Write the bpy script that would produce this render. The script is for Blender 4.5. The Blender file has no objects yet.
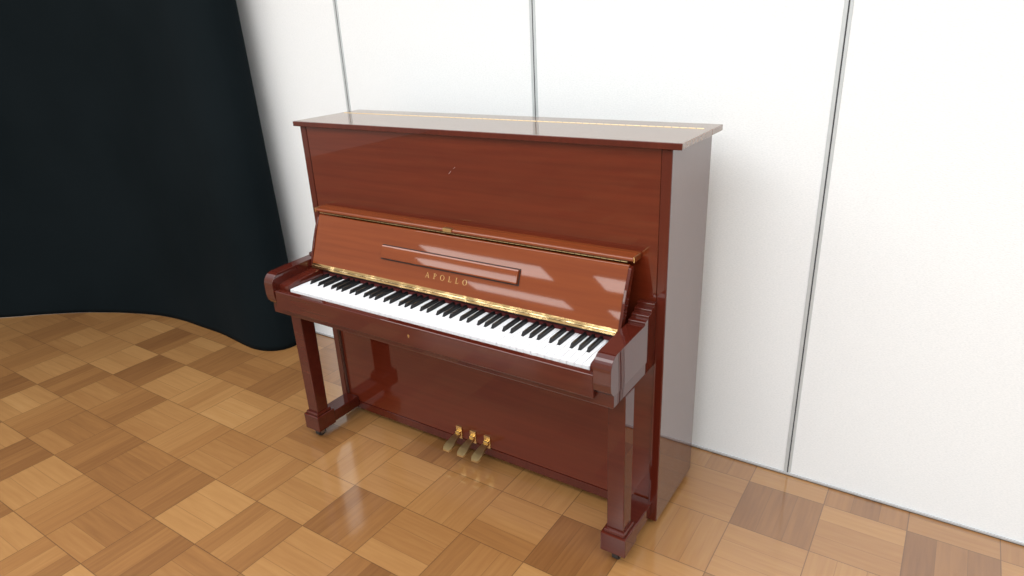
import bpy, bmesh, math, random
from mathutils import Vector, Matrix
random.seed(7)
S=bpy.context.scene; COL=S.collection
S.view_settings.view_transform='Standard'
S.view_settings.exposure=0.0

# ------------------------------------------------------------ node helpers
class NT:
    def __init__(s,name):
        s.m=bpy.data.materials.new(name); s.m.use_nodes=True; s.t=s.m.node_tree; s.t.nodes.clear()
        s.out=s.t.nodes.new('ShaderNodeOutputMaterial'); s.b=s.t.nodes.new('ShaderNodeBsdfPrincipled')
        s.t.links.new(s.b.outputs[0],s.out.inputs[0])
    def n(s,typ,**kw):
        x=s.t.nodes.new(typ)
        for k,v in kw.items(): setattr(x,k,v)
        return x
    def l(s,a,b): s.t.links.new(a,b)
    def math(s,op,a,b=None,c=None):
        x=s.n('ShaderNodeMath',operation=op)
        for i,v in enumerate((a,b,c)):
            if v is None: continue
            if hasattr(v,'links') or hasattr(v,'is_linked'): s.l(v,x.inputs[i])
            else: x.inputs[i].default_value=v
        return x.outputs[0]
    def comb(s,a,b,c):
        x=s.n('ShaderNodeCombineXYZ')
        for i,v in enumerate((a,b,c)):
            if hasattr(v,'is_linked'): s.l(v,x.inputs[i])
            else: x.inputs[i].default_value=v
        return x.outputs[0]
    def ramp(s,fac,stops):
        x=s.n('ShaderNodeValToRGB'); e=x.color_ramp.elements
        while len(e)<len(stops): e.new(.5)
        for i,(p,c) in enumerate(stops): e[i].position=p; e[i].color=(*c,1)
        s.l(fac,x.inputs[0]); return x.outputs[0]
    def mixc(s,f,a,b,mode='MIX'):
        x=s.n('ShaderNodeMix',data_type='RGBA',blend_type=mode)
        for i,v in ((0,f),(6,a),(7,b)):
            if hasattr(v,'is_linked'): s.l(v,x.inputs[i])
            elif isinstance(v,tuple): x.inputs[i].default_value=(*v,1)
            else: x.inputs[i].default_value=v
        return x.outputs[2]
    def mixf(s,f,a,b):
        x=s.n('ShaderNodeMix',data_type='FLOAT')
        for i,v in ((0,f),(2,a),(3,b)):
            if hasattr(v,'is_linked'): s.l(v,x.inputs[i])
            else: x.inputs[i].default_value=v
        return x.outputs[0]
    def bump(s,h,strength,dist=.001):
        x=s.n('ShaderNodeBump'); x.inputs['Strength'].default_value=strength; x.inputs['Distance'].default_value=dist
        s.l(h,x.inputs['Height']); s.l(x.outputs[0],s.b.inputs['Normal'])
    def set(s,**kw):
        for k,v in kw.items():
            k=k.replace('_',' ')
            s.b.inputs[k].default_value=(*v,1) if isinstance(v,tuple) else v

def simple(name,col,rough=.5,metal=0,coat=0,spec=.5,wavy=0):
    N=NT(name); N.set(Base_Color=col,Roughness=rough,Metallic=metal)
    N.b.inputs['Coat Weight'].default_value=coat; N.b.inputs['Coat Roughness'].default_value=.03
    N.b.inputs['Specular IOR Level'].default_value=spec
    tc=N.n('ShaderNodeTexCoord'); no=N.n('ShaderNodeTexNoise'); no.inputs['Scale'].default_value=30
    N.l(tc.outputs['Object'],no.inputs['Vector'])
    N.l(N.mixc(no.outputs[0],tuple(c*.93 for c in col),tuple(min(1,c*1.05) for c in col)),N.b.inputs['Base Color'])
    if wavy:
        n2=N.n('ShaderNodeTexNoise'); n2.inputs['Scale'].default_value=18; n2.inputs['Detail'].default_value=0; N.l(tc.outputs['Object'],n2.inputs[0]); N.bump(n2.outputs[0],wavy,.012)
    return N.m

def wood(name,dark,light,axis='x',coat=1.0,crough=.012,ior=1.5,wave=.12):
    N=NT(name); tc=N.n('ShaderNodeTexCoord'); mp=N.n('ShaderNodeMapping')
    sc={'x':(1.2,30,30),'z':(30,30,1.2),'y':(30,1.2,30)}[axis]
    mp.inputs['Scale'].default_value=sc; N.l(tc.outputs['Object'],mp.inputs[0])
    a=N.n('ShaderNodeTexNoise'); a.inputs['Scale'].default_value=2; a.inputs['Detail'].default_value=6; N.l(mp.outputs[0],a.inputs[0])
    mp2=N.n('ShaderNodeMapping'); mp2.inputs['Scale'].default_value=tuple(.12*q for q in sc); N.l(tc.outputs['Object'],mp2.inputs[0])
    c=N.n('ShaderNodeTexNoise'); c.inputs['Scale'].default_value=2; N.l(mp2.outputs[0],c.inputs[0])
    f=N.math('ADD',N.math('MULTIPLY',a.outputs[0],.5),N.math('MULTIPLY',c.outputs[0],.5))
    N.l(N.ramp(f,[(.35,dark),(.65,light)]),N.b.inputs['Base Color'])
    N.set(Roughness=.5); N.b.inputs['Specular IOR Level'].default_value=0.0 if coat else .3
    N.b.inputs['Coat Weight'].default_value=coat; N.b.inputs['Coat Roughness'].default_value=crough; N.b.inputs['Coat IOR'].default_value=ior
    w=N.n('ShaderNodeTexNoise'); w.inputs['Scale'].default_value=5; w.inputs['Detail'].default_value=0; N.l(tc.outputs['Object'],w.inputs[0])
    bp=N.n('ShaderNodeBump'); bp.inputs['Strength'].default_value=wave; bp.inputs['Distance'].default_value=.004
    N.l(w.outputs[0],bp.inputs['Height']); N.l(bp.outputs[0],N.b.inputs['Coat Normal'])
    return N.m

M={}
M['wood']=wood('polished_mahogany',(.082,.0112,.0042),(.118,.0180,.0062),wave=.15,ior=1.55)
M['wood_low']=wood('polished_mahogany_lower',(.090,.0140,.0060),(.118,.0190,.0080),wave=.15,crough=.04)
M['wood_z']=wood('mahogany_side_painted_reflection',(.09,.045,.036),(.12,.062,.050),'z',ior=2.3,crough=.06)  # side panels: wall reflection painted in by greying the mahogany base
M['wood_edge']=wood('polished_mahogany_edge',(.062,.0090,.0048),(.088,.0135,.007),'z')
M['wood_lid']=wood('mahogany_lid_painted_reflection',(.17,.105,.070),(.22,.140,.095),'x',ior=2.4,crough=.06)  # lid: grazing wall reflection painted in as a paler, less red base
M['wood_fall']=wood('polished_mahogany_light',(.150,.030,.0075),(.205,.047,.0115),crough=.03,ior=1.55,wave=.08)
M['wood_dark']=wood('polished_mahogany_dark',(.055,.0082,.0045),(.078,.0125,.0065))
M['wood_arm']=wood('polished_mahogany_arm',(.052,.0078,.0045),(.072,.0115,.0065),ior=1.65)
M['shadow']=simple('painted_shadow',(.02,.006,.004),.6)  # near-black shade colour for the outline round the music rest
M['brass']=simple('brass',(.75,.55,.26),.25,1)
M['brass_wavy']=simple('polished_brass_hinge',(.75,.55,.28),.16,1,wavy=.65)
M['brass_lid']=simple('lid_hinge_brass',(.85,.69,.42),.5,.8)
M['brass_dull']=simple('dull_brass',(.62,.46,.22),.34,1)
M['steel']=simple('caster_steel',(.35,.33,.32),.35,1)
M['ivory']=simple('white_key_plastic',(.78,.79,.81),.25,0,0,.5)
M['ebony']=simple('black_key_plastic',(.008,.008,.009),.3,0,0,.3)
M['felt']=simple('red_felt',(.08,.007,.007),.95)
M['strip']=simple('name_board_painted_shadow',(.022,.004,.003),.5)  # name board colour darkened to paint in a thin shadow behind the keys
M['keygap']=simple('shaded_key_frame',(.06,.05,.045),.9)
M['rubber']=simple('black_rubber',(.02,.02,.02),.6)
M['gold']=simple('gold_inlay',(.62,.42,.17),.4,.5)
M['scratch']=simple('scratched_lacquer',(.55,.40,.37),.7)
M['alu']=simple('brushed_aluminium',(.55,.60,.62),.5,.3)
M['gap']=simple('dark_gap',(.06,.065,.07),.8)
M['base']=simple('grey_vinyl',(.42,.42,.42),.6,0,0,.3)
M['backboard']=wood('raw_back_timber',(.25,.15,.08),(.35,.22,.12),'z',coat=0)

# curtain
N=NT('black_curtain_cloth'); tc=N.n('ShaderNodeTexCoord'); no=N.n('ShaderNodeTexNoise'); no.inputs['Scale'].default_value=300
N.l(tc.outputs['Object'],no.inputs[0]); N.bump(no.outputs[0],.3,.001)
no2=N.n('ShaderNodeTexNoise'); no2.inputs['Scale'].default_value=2; N.l(tc.outputs['Object'],no2.inputs[0])
N.l(N.ramp(no2.outputs[0],[(.3,(.0025,.0058,.0076)),(.7,(.0040,.0078,.0100))]),N.b.inputs['Base Color'])
N.set(Roughness=.85); N.b.inputs['Specular IOR Level'].default_value=.10
M['curtain']=N.m

# wall: fine woven wallpaper
N=NT('white_woven_wallpaper'); tc=N.n('ShaderNodeTexCoord'); mp=N.n('ShaderNodeMapping'); mp.inputs['Scale'].default_value=(110,110,330); N.l(tc.outputs['Object'],mp.inputs[0])
no=N.n('ShaderNodeTexNoise'); no.inputs['Scale'].default_value=1.3; no.inputs['Detail'].default_value=3; N.l(mp.outputs[0],no.inputs[0])
N.bump(no.outputs[0],.5,.0014)
N.l(N.ramp(no.outputs[0],[(.3,(.74,.785,.805)),(.7,(.83,.865,.88))]),N.b.inputs['Base Color']); N.set(Roughness=.7)
M['wall']=N.m

# parquet
N=NT('parquet_tiles'); s=.25
tc=N.n('ShaderNodeTexCoord'); sp=N.n('ShaderNodeSeparateXYZ'); N.l(tc.outputs['Object'],sp.inputs[0])
X=N.math('DIVIDE',N.math('ADD',sp.outputs[0],.81+s*60),s); Y=N.math('DIVIDE',N.math('ADD',sp.outputs[1],1.44+s*60),s)
I=N.math('FLOOR',X); J=N.math('FLOOR',Y); fx=N.math('FRACT',X); fy=N.math('FRACT',Y)
par=N.math('MODULO',N.math('ADD',I,J),2)
ac=N.mixf(par,fx,fy); al=N.mixf(par,fy,fx)
st=N.math('MULTIPLY',ac,3); K=N.math('FLOOR',st); fs=N.math('FRACT',st)
w1=N.n('ShaderNodeTexWhiteNoise'); N.l(N.comb(I,J,0),w1.inputs[0])
w2=N.n('ShaderNodeTexWhiteNoise'); N.l(N.comb(I,J,N.math('ADD',K,3)),w2.inputs[0])
g=N.n('ShaderNodeTexNoise'); g.inputs['Scale'].default_value=1; g.inputs['Detail'].default_value=4; g.inputs['Distortion'].default_value=.3
N.l(N.comb(N.math('ADD',N.math('MULTIPLY',al,1.3),N.math('MULTIPLY',w2.outputs[0],50)),N.math('MULTIPLY',ac,18),N.math('MULTIPLY',w1.outputs[0],30)),g.inputs[0])
tone=N.math('ADD',N.math('ADD',N.math('MULTIPLY',w1.outputs[0],.34),N.math('MULTIPLY',w2.outputs[0],.20)),N.math('ADD',N.math('MULTIPLY',par,.10),N.math('MULTIPLY',g.outputs[0],.34)))  # parity term paints in how light catches the alternating grain
col=N.ramp(tone,[(.12,(.165,.066,.020)),(.45,(.290,.133,.042)),(.75,(.395,.203,.070)),(1,(.49,.28,.11))])
def edge(f,w):
    d=N.math('MINIMUM',f,N.math('SUBTRACT',1,f)); return N.math('LESS_THAN',d,w)
seam=N.math('MAXIMUM',N.math('MULTIPLY',edge(fs,.013),.38),N.math('MULTIPLY',N.math('MAXIMUM',edge(fx,.006),edge(fy,.006)),.7))
col=N.mixc(seam,col,(.085,.036,.013)); N.l(col,N.b.inputs['Base Color'])
N.set(Roughness=.5); N.b.inputs['Coat Weight'].default_value=1; N.b.inputs['Coat Roughness'].default_value=.13; N.b.inputs['Coat IOR'].default_value=2.0; N.b.inputs['Specular IOR Level'].default_value=.2
N.bump(N.math('SUBTRACT',N.math('MULTIPLY',g.outputs[0],.1),seam),.13,.001)
M['floor']=N.m

# ------------------------------------------------------------ mesh helpers
def link(name,bm,mat,parent=None,smooth=False):
    me=bpy.data.meshes.new(name); bmesh.ops.recalc_face_normals(bm,faces=bm.faces[:]); bm.to_mesh(me); bm.free()
    me.materials.append(mat)
    if smooth:
        for p in me.polygons: p.use_smooth=True
    o=bpy.data.objects.new(name,me); COL.objects.link(o)
    if parent: o.parent=parent
    return o
def bx(bm,x0,x1,y0,y1,z0,z1,bev=0,seg=2):
    b=bmesh.new(); bmesh.ops.create_cube(b,size=1)
    for v in b.verts: v.co=Vector(((x0+x1)/2+v.co.x*(x1-x0),(y0+y1)/2+v.co.y*(y1-y0),(z0+z1)/2+v.co.z*(z1-z0)))
    if bev: bmesh.ops.bevel(b,geom=b.edges[:],offset=bev,segments=seg,affect='EDGES',profile=.5)
    merge(bm,b)
def merge(bm,b):
    me=bpy.data.meshes.new('tmp'); b.to_mesh(me); b.free(); bm.from_mesh(me); bpy.data.meshes.remove(me)
def prism(bm,prof,x0,x1,bev=0,seg=2):   # profile in (y,z) extruded along x
    b=bmesh.new(); v=[b.verts.new((x0,y,z)) for y,z in prof]; f=b.faces.new(v)
    r=bmesh.ops.extrude_face_region(b,geom=[f])
    for e in r['geom']:
        if isinstance(e,bmesh.types.BMVert): e.co.x=x1
    bmesh.ops.recalc_face_normals(b,faces=b.faces[:])
    if bev: bmesh.ops.bevel(b,geom=b.edges[:],offset=bev,segments=seg,affect='EDGES',profile=.5,clamp_overlap=True)
    merge(bm,b)
def cyl(bm,p0,p1,r,seg=20,r2=None):
    p0,p1=Vector(p0),Vector(p1); d=p1-p0
    mt=Matrix.Translation((p0+p1)/2)@d.to_track_quat('Z','Y').to_matrix().to_4x4()
    bmesh.ops.create_cone(bm,cap_ends=True,segments=seg,radius1=r,radius2=r if r2 is None else r2,depth=d.length,matrix=mt)
def B(name,mat,parent,*a,bev=.002,seg=2):
    bm=bmesh.new(); bx(bm,*a,bev=bev,seg=seg); return link(name,bm,M[mat],parent)
def struct(name,bm,mat):
    o=link(name,bm,M[mat]); o['kind']='structure'; return o

# ------------------------------------------------------------ setting
GY=.167; HW=3.0
bm=bmesh.new(); bx(bm,-6,4.5,-11,GY+.1,-.05,0); struct('floor',bm,'floor')
bm=bmesh.new(); bx(bm,-6,4.5,GY,GY+.1,0,HW); struct('wall_back',bm,'wall')
k=0
for xs in (-3.07,-2.03,-.9934,.009,1.0465,2.09,3.13,4.17):
    k+=1; bm=bmesh.new()
    bx(bm,xs-.013,xs-.002,GY-.003,GY+.01,.0,HW,bev=.001); bx(bm,xs+.002,xs+.011,GY-.003,GY+.01,.0,HW,bev=.001)
    o=struct('trim_%d'%k,bm,'alu')
    o.data.materials.append(M['gap'])
    b2=bmesh.new(); b2.from_mesh(o.data); n0=len(b2.faces); bx(b2,xs-.003,xs+.003,GY-.001,GY+.01,0,HW)
    b2.faces.ensure_lookup_table()
    for f in b2.faces[n0:]: f.material_index=1
    b2.to_mesh(o.data); b2.free()
bm=bmesh.new(); bx(bm,-6,4.5,GY-.006,GY+.01,.003,.010,bev=.001); o=struct('baseboard_back',bm,'base')
o.data.materials.append(M['gap']); b2=bmesh.new(); b2.from_mesh(o.data); n0=len(b2.faces); bx(b2,-6,4.5,GY-.004,GY+.01,0,.0035); b2.faces.ensure_lookup_table()
for f in b2.faces[n0:]: f.material_index=1
b2.to_mesh(o.data); b2.free()

# curtain
pts=[(-5.4,-2.9),(-4.7,-1.9),(-4.1,-1.15),(-3.50,-.65),(-3.01,-.30),(-2.52,-.12),(-2.03,-.105),(-1.72,-.135),(-1.58,-.125),(-1.50,-.075),(-1.478,0.0),(-1.50,.07),(-1.58,.10)]
P=[Vector((a,b,0)) for a,b in pts]; path=[]
for i in range(len(P)-1):
    p0=P[max(i-1,0)];p1=P[i];p2=P[i+1];p3=P[min(i+2,len(P)-1)]
    for t in range(12):
        t/=12; path.append(.5*((2*p1)+(p2-p0)*t+(2*p0-5*p1+4*p2-p3)*t*t+(3*p1-p0-3*p2+p3)*t**3))
path.append(P[-1])
bm=bmesh.new(); rows=[]; zs=[.003,.03,.06,.2,.6,1.1,1.7,2.3,2.9]
for z in zs:
    row=[]; L=0
    for i,p in enumerate(path):
        if i: L+=(p-path[i-1]).length
        d=(path[min(i+1,len(path)-1)]-path[max(i-1,0)]).normalized(); nrm=Vector((d.y,-d.x,0))
        a=.003*math.sin(L*9)+.0015*math.sin(L*23+z)
        row.append(bm.verts.new(p+nrm*(a*(.6+.3*z))+Vector((-.028*z,0,z))))
    rows.append(row)
for a,b in zip(rows,rows[1:]):
    for i in range(len(a)-1): bm.faces.new((a[i],a[i+1],b[i+1],b[i]))
cu=link('curtain',bm,M['curtain'],None,True)
md=cu.modifiers.new('thickness','SOLIDIFY'); md.thickness=.006
cu['label']='tall black fabric curtain curving along the white wall left of the piano'; cu['category']='curtain'

# ------------------------------------------------------------ piano
R=bpy.data.objects.new('upright_piano',None); COL.objects.link(R); R.location=(0,0,0)
R['label']='glossy red mahogany upright piano with open keyboard against the white wall'; R['category']='piano'
WB=.7386; H=1.277; DB=.333
for sx in (-1,1):
    a,b=sorted((sx*(WB-.03),sx*WB))
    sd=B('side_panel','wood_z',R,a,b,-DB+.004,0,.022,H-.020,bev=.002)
    B('front_edging','wood_edge',sd,a,b,-DB,-DB+.006,.022,H-.020,bev=.0025)
B('back_panel','backboard',R,-WB+.03,WB-.03,-.03,-.004,.06,H-.03)
# lid
bm=bmesh.new(); bx(bm,-.7605,.768,-.341,-.0965,H-.018,H,bev=.002,seg=3); bx(bm,-.7605,.768,-.0955,.003,H-.018,H,bev=.002)
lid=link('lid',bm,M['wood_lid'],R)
bm=bmesh.new(); bx(bm,-.7610,.7685,-.346,-.340,H-.0185,H-.0005,bev=.0025,seg=3); link('lid_edging',bm,M['wood_edge'],lid)
bm=bmesh.new()
for i in range(60):
    x=-.744+i*(1.49/60); cyl(bm,(x,-.096,H+.0004),(x+.0215,-.096,H+.0004),.0014,8)
h=link('hinge',bm,M['brass_lid'],lid); h['label']='thin brass piano hinge across the lid'
# upper panel
up=B('upper_panel','wood',R,-WB+.031,WB-.031,-DB+.003,-DB+.023,.70,H-.019,bev=.0015)
bm=bmesh.new()
for (x,z,l,an) in ((-.026,1.135,.015,-.75),(-.006,1.152,.009,-.7)):
    b=bmesh.new(); bx(b,-l/2,l/2,-.0003,.0003,-.0004,.0004); bmesh.ops.transform(b,matrix=Matrix.Translation((x,-DB+.0028,z))@Matrix.Rotation(an,4,'Y'),verts=b.verts[:]); merge(bm,b)
h=link('scratch_marks',bm,M['scratch'],up); h['label']='pale scratches in the lacquer'
# ledge above fallboard, with a slim rolled front lip and a hinge line under it
lip=[(-.379-.0065*math.sin(math.radians(a)),.9505+.0065*math.cos(math.radians(a))) for a in range(0,211,15)]
bm=bmesh.new(); prism(bm,[(-.331,.943),(-.331,.960),(-.350,.960),(-.368,.9580)]+lip+[(-.366,.944)],-.662,.656,bev=.0006)
led=link('music_ledge',bm,M['wood_fall'],R)
for a,b in ((-.667,-.662),(.656,.660)): B('end_cap','brass',led,a,b,-.384,-.335,.942,.959,bev=.0015)
bm=bmesh.new(); bx(bm,-.030,.006,-.388,-.374,.9560,.9600,bev=.0015); bx(bm,-.030,.006,-.389,-.385,.947,.9600,bev=.001)
link('catch_plate',bm,M['brass_dull'],led)
bm=bmesh.new()
for i in range(60):
    x=-.640+i*(1.28/60); cyl(bm,(x,-.3825,.9420),(x+.0185,-.3825,.9420),.0012,8)
h=link('hinge',bm,M['brass_dull'],led); h['label']='fine brass hinge line under the ledge'
# fallboard, leaning back
y0,z0,y1,z1=-.452,.758,-.384,.937
fb_d=Vector((0,y1-y0,z1-z0)).normalized(); fb_n=Vector((0,-fb_d.z,fb_d.y))
def fbp(s,n): v=Vector((0,y0,z0))+fb_d*s+fb_n*n; return (v.y,v.z)
Lf=math.hypot(y1-y0,z1-z0)
bm=bmesh.new(); prism(bm,[fbp(-.014,0),fbp(Lf*.5,.001),fbp(Lf-.004,0),fbp(Lf,-.006),fbp(Lf-.002,-.014),fbp(-.014,-.014)],-.645,.645,bev=.0015)
fb=link('fallboard',bm,M['wood_fall'],R)
for sx in (-1,1):
    a,b=sorted((sx*.6445,sx*.6535)); bm=bmesh.new()
    prism(bm,[fbp(-.014,.001),fbp(.03,.004),fbp(.08,.006),fbp(.13,.005),fbp(Lf-.012,.001),fbp(Lf-.003,-.010),fbp(Lf-.004,-.022),fbp(-.014,-.022)],a,b,bev=.0015)
    link('end_piece',bm,M['wood_edge'],fb)
bm=bmesh.new(); prism(bm,[fbp(-.017,.0),fbp(-.017,.0025),fbp(.002,.002),fbp(.002,.0)],-.643,.643)
for i in range(70):
    x=-.642+i*(1.284/70); y,z=fbp(-.0075,.003); cyl(bm,(x,y,z),(x+.0172,y,z),.0032,10)
h=link('hinge',bm,M['brass_wavy'],fb); h['label']='long brass hinge below the fallboard'
# folding music rest : a flat hinged board lying on the fallboard
bm=bmesh.new(); prism(bm,[fbp(.073,.001),fbp(.073,.0115),fbp(.077,.0125),fbp(.114,.0115),fbp(.119,.009),fbp(.119,.001)],-.29,.29,bev=.0008)
mr=link('music_rest',bm,M['wood_fall'],fb)
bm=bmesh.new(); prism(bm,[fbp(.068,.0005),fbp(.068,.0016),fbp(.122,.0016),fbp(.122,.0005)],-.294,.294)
h=link('rest_shadow_edge',bm,M['shadow'],fb)  # thin dark sheet painting the rest's shadow edge onto the fallboard
# lettering : serif capitals built as polygons in (u,v)
def quad(L,*p): L.append(list(p))
def letter(c):
    L=[]
    if c=='A':
        quad(L,(.06,0),(.12,0),(.46,1),(.41,1)); quad(L,(.40,1),(.50,1),(.90,0),(.76,0)); quad(L,(.22,.31),(.74,.31),(.72,.37),(.25,.37))
        quad(L,(-.04,0),(.24,0),(.24,.05),(-.04,.05)); quad(L,(.64,0),(1.0,0),(1.0,.05),(.64,.05)); return L,1.0
    if c=='L':
        quad(L,(.12,0),(.25,0),(.25,1),(.12,1)); quad(L,(0,.95),(.38,.95),(.38,1),(0,1)); quad(L,(0,0),(.68,0),(.68,.06),(0,.06)); quad(L,(.61,.0),(.68,0),(.72,.28),(.67,.28)); return L,.72
    if c=='P':
        quad(L,(.12,0),(.25,0),(.25,1),(.12,1)); quad(L,(0,.95),(.3,.95),(.3,1),(0,1)); quad(L,(0,0),(.38,0),(.38,.05),(0,.05))
        n=12
        for i in range(n):
            a0=-math.pi/2+math.pi*i/n;a1=-math.pi/2+math.pi*(i+1)/n
            o=lambda a:(.30+.37*math.cos(a),.73+.27*math.sin(a)); q=lambda a:(.30+.24*math.cos(a),.73+.22*math.sin(a))
            quad(L,q(a0),o(a0),o(a1),q(a1))
        return L,.7
    n=24
    for i in range(n):
        a0=2*math.pi*i/n;a1=2*math.pi*(i+1)/n
        o=lambda a:(.5+.49*math.cos(a),.5+.51*math.sin(a)); q=lambda a:(.5+.35*math.cos(a),.5+.46*math.sin(a))
        quad(L,q(a0),o(a0),o(a1),q(a1))
    return L,1.0
bm=bmesh.new(); hgt=.0185; gap=.0165; word='APOLLO'
tot=sum(letter(c)[1]*hgt for c in word)+gap*(len(word)-1); x=.008-tot/2
for c in word:
    L,w=letter(c)
    for p in L:
        vs=[]
        for (u,v) in p:
            yy,zz=fbp(.036+v*hgt,.0019); vs.append(bm.verts.new((x+u*hgt,yy,zz)))
        bm.faces.new(vs)
    x+=w*hgt+gap
h=link('gold_lettering',bm,M['gold'],fb); h['label']='gold inlaid serif capitals on the fallboard'
# strip behind keys and felt
YB=-.437; ZT=.712
B('name_strip','strip',R,-.650,.650,YB-.003,-.395,ZT+.014,.747,bev=.001)
B('key_felt','felt',R,-.645,.645,YB-.005,YB,ZT+.001,ZT+.014,bev=.001)
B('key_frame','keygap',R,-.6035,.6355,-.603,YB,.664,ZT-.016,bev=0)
# arms : flat top, rounded front corner, stepped ridges at the rear
prof=[(-.334,.816),(-.352,.816),(-.3545,.814),(-.355,.805),(-.372,.804),(-.3745,.802),(-.375,.794),(-.392,.793),(-.3945,.791),(-.395,.784),(-.414,.782),(-.4165,.780),(-.417,.773),(-.50,.771),(-.570,.7675)]
c0=(-.598,.725)
for i in range(1,10):
    a=math.radians(90-i*10)
    prof.append((c0[0]-.042*math.cos(a),c0[1]+.042*math.sin(a)))
prof+=[(-.640,.685),(-.636,.664),(-.624,.650),(-.606,.645),(-.334,.645)]
for a,b in ((-.702,-.655),(.659,.712)):
    bm=bmesh.new(); prism(bm,prof,a,b,bev=.0008,seg=2); link('arm',bm,M['wood_arm'],R)
for a,b in ((-.6555,-.6035),(.6355,.6595)):
    bm=bmesh.new(); prism(bm,[(-.440,.66),(-.440,.742),(-.50,.736),(-.58,.730),(-.609,.723),(-.612,.712),(-.612,.66)],a,b,bev=.003); link('key_block',bm,M['wood_dark'],R)
B('keybed','wood_dark',R,-.700,.710,-.618,-.312,.606,.662,bev=.003)
ks=B('key_slip','wood_dark',R,-.655,.659,-.636,-.612,.632,.706,bev=.004,seg=3)
bm=bmesh.new(); cyl(bm,(0,-.636,.672),(0,-.6366,.672),.0042,24); bx(bm,-.002,.002,-.6370,-.636,.665,.672,bev=.0003); h=link('lock',bm,M['brass_dull'],ks)
# keys
kw=1.234/52; yb,yf,zt=YB,-.606,ZT
xleft=-.6015
seq=[(n+9)%12 for n in range(88)]
blackset={1,3,6,8,10}
offs={1:-.0024,3:.0024,6:-.0034,8:0,10:.0034}
wx=0; wpos=[]; bpos=[]
for p in seq:
    if p in blackset: bpos.append((xleft+wx*kw+offs[p],p))
    else:
        wpos.append((wx,p)); wx+=1
def blackneighbours(i):
    xl=xleft+i*kw; xr=xl+kw; l=r=None
    for bxp,_ in bpos:
        if abs(bxp-xl)<.007: l=bxp
        if abs(bxp-xr)<.007: r=bxp
    return xl,xr,l,r
BW=.0112; YBL=-.533
for i,p in wpos:
    xl,xr,l,r=blackneighbours(i); g=.0009
    a=xl+g; b=xr-g; al=(l+BW/2+.0008) if l is not None else a; br=(r-BW/2-.0008) if r is not None else b
    bm=bmesh.new(); ym=YBL-.0015
    out=[(a,yf),(b,yf),(b,ym)]
    if br<b-1e-5: out.append((br,ym))
    out+=[(br,yb),(al,yb)]
    if al>a+1e-5: out.append((al,ym))
    out.append((a,ym))
    v=[bm.verts.new((x_,y_,zt)) for x_,y_ in out]
    f=bm.faces.new(v); rr=bmesh.ops.extrude_face_region(bm,geom=[f])
    for e in rr['geom']:
        if isinstance(e,bmesh.types.BMVert): e.co.z=zt-.019
    bmesh.ops.recalc_face_normals(bm,faces=bm.faces[:])
    ed=[e for e in bm.edges if all(abs(q.co.z-zt)<1e-5 for q in e.verts)]
    bmesh.ops.bevel(bm,geom=ed,offset=.0009,segments=2,affect='EDGES',profile=.5)
    link('white_key',bm,M['ivory'],R)
for x,p in bpos:
    bm=bmesh.new(); w=BW/2; wt=.0044; yy0=YB; yy1=YBL; zb=zt-.006; zt2=zt+.0110
    co=[(-w,yy0,zb),(w,yy0,zb),(w,yy1,zb),(-w,yy1,zb),(-wt,yy0,zt2),(wt,yy0,zt2),(wt,yy1+.010,zt2-.0005),(-wt,yy1+.010,zt2-.0005)]
    v=[bm.verts.new((x+a_,b_,c_)) for a_,b_,c_ in co]
    for q in ((0,1,2,3),(4,5,6,7),(0,1,5,4),(1,2,6,5),(2,3,7,6),(3,0,4,7)): bm.faces.new([v[t] for t in q])
    bmesh.ops.recalc_face_normals(bm,faces=bm.faces[:])
    bmesh.ops.bevel(bm,geom=bm.edges[:],offset=.0012,segments=2,affect='EDGES',profile=.5)
    link('black_key',bm,M['ebony'],R)
# lower panel and plinth
B('lower_panel','wood_low',R,-WB+.031,WB-.031,-.318,-.298,.066,.604,bev=.0015)
B('bottom_rail','wood_edge',R,-WB+.031,WB-.031,-.320,-.290,.030,.064,bev=.002)
# legs
for sx in (-1,1):
    cx=sx*.685; ys_=-.512
    bm=bmesh.new(); vs=[]
    for z,hx,hy in ((.12,.0280,.0280),(.607,.0270,.0325)):
        for dx,dy in ((-1,-1),(1,-1),(1,1),(-1,1)): vs.append(bm.verts.new((cx+dx*hx,ys_+dy*hy,z)))
    for q in ((0,1,2,3),(4,5,6,7),(0,1,5,4),(1,2,6,5),(2,3,7,6),(3,0,4,7)): bm.faces.new([vs[t] for t in q])
    bmesh.ops.recalc_face_normals(bm,faces=bm.faces[:])
    bmesh.ops.bevel(bm,geom=bm.edges[:],offset=.003,segments=2,affect='EDGES',profile=.5)
    lg=link('leg',bm,M['wood_dark'],R)
    bm=bmesh.new(); bx(bm,cx-.042,cx+.042,-.557,-.466,.043,.112,bev=.003); bx(bm,cx-.035,cx+.035,-.550,-.474,.110,.124,bev=.005,seg=3)
    bx(bm,cx-.036,cx+.036,-.468,-.321,.045,.094,bev=.003)
    link('toe_block',bm,M['wood_dark'],lg)
    bm=bmesh.new(); cyl(bm,(cx-.010,-.520,.0195),(cx+.010,-.520,.0195),.0195,24); cs=link('caster',bm,M['rubber'],lg)
    bm=bmesh.new()
    for q in (-1,1): bx(bm,cx+q*.0125-.0014,cx+q*.0125+.0014,-.528,-.510,.012,.044)
    bx(bm,cx-.0139,cx+.0139,-.535,-.503,.0405,.0445); link('caster_fork',bm,M['steel'],lg)
    bm=bmesh.new(); cyl(bm,(cx-.012,-.06,.03),(cx+.012,-.06,.03),.03,24); link('rear_caster',bm,M['rubber'],R)
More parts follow.
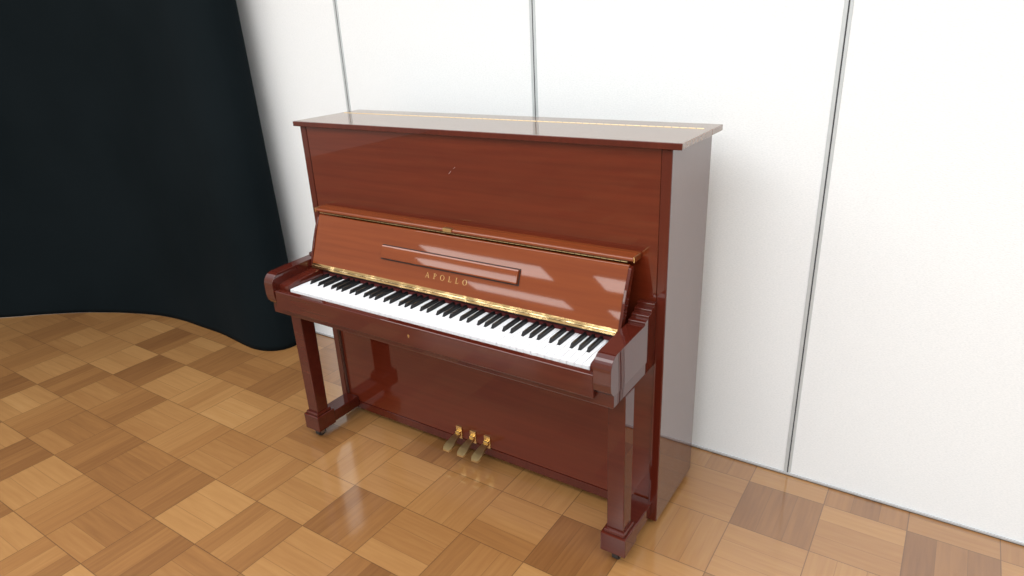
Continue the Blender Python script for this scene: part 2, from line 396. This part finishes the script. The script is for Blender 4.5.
# pedals
for x in (-.090,-.022,.046):
    bm=bmesh.new(); 
    rows=[(-.30,.086,.009,.006),(-.340,.086,.011,.006),(-.360,.081,.015,.005),(-.384,.072,.019,.0045),(-.400,.065,.0195,.004),(-.411,.060,.014,.0035)]
    prev=None
    for y,z,w,t in rows:
        r=[bm.verts.new((x+a_*w,y,z+b_*t)) for a_,b_ in ((-1,-1),(1,-1),(1,1),(-1,1))]
        if prev:
            for q in range(4): bm.faces.new((prev[q],prev[(q+1)%4],r[(q+1)%4],r[q]))
        else: bm.faces.new(r)
        prev=r
    bm.faces.new(prev)
    bmesh.ops.recalc_face_normals(bm,faces=bm.faces[:])
    pd=link('pedal',bm,M['brass_dull'],R)
    bm=bmesh.new(); bx(bm,x-.014,x+.014,-.324,-.317,.066,.120,bev=.001); bx(bm,x-.011,x+.011,-.336,-.322,.091,.103,bev=.003); link('pedal_plate',bm,M['brass'],pd)

# ------------------------------------------------------------ light
def area(name,loc,rot,sx,sy,e,col=(1,1,1)):
    d=bpy.data.lights.new(name,'AREA'); d.shape='RECTANGLE'; d.size=sx; d.size_y=sy; d.energy=e; d.color=col
    o=bpy.data.objects.new(name,d); o.location=loc; o.rotation_euler=rot; COL.objects.link(o); return o
area('overhead_light',( .6,-2.0,2.95),(0,0,0),2.2,1.6,40,(1,.99,.98))
area('overhead_light',(2.8,-2.0,2.95),(0,0,0),2.0,1.6,52,(1,.99,.98))
area('overhead_light',(-1.5,-1.9,2.95),(0,0,0),2.0,1.6,44,(1,.99,.98))
area('overhead_light',(.6,-4.0,2.95),(0,0,0),2.8,1.0,76,(1,.99,.98))
for x,y in ((-4.2,-6.4),(-1.2,-6.4),(1.8,-6.4),(-5,-9),(-2,-9),(1,-9)): area('overhead_light',(x,y,2.95),(0,0,0),2.2,.5,17,(1,.98,.95))  # unseen strip lamps added to put reflection bands on the fallboard
W=bpy.data.worlds.new('world'); S.world=W; W.use_nodes=True
nt=W.node_tree; bg=nt.nodes['Background']; bg.inputs[1].default_value=1.10
tc=nt.nodes.new('ShaderNodeTexCoord'); sp=nt.nodes.new('ShaderNodeSeparateXYZ'); rp=nt.nodes.new('ShaderNodeValToRGB')
nt.links.new(tc.outputs['Generated'],sp.inputs[0]); nt.links.new(sp.outputs[2],rp.inputs[0]); nt.links.new(rp.outputs[0],bg.inputs[0])
e=rp.color_ramp.elements; e[0].position=.05; e[0].color=(.62,.54,.46,1); e[1].position=.6; e[1].color=(1.0,1.06,1.12,1)
m_=e.new(.30); m_.color=(.56,.49,.42,1)

# ------------------------------------------------------------ camera
yaw,pit,rol,f=.5992,.3803,-.0480,664.7
m=Matrix.Rotation(yaw,4,'Z')@Matrix.Rotation(math.pi/2-pit,4,'X')@Matrix.Rotation(rol,4,'Z')
cam=bpy.data.cameras.new('camera'); co=bpy.data.objects.new('camera',cam); COL.objects.link(co)
co.matrix_world=Matrix.Translation((1.3662,-2.0358,1.5895))@m
cam.sensor_width=36; cam.lens=f/1024*36; cam.clip_start=.05
S.camera=co
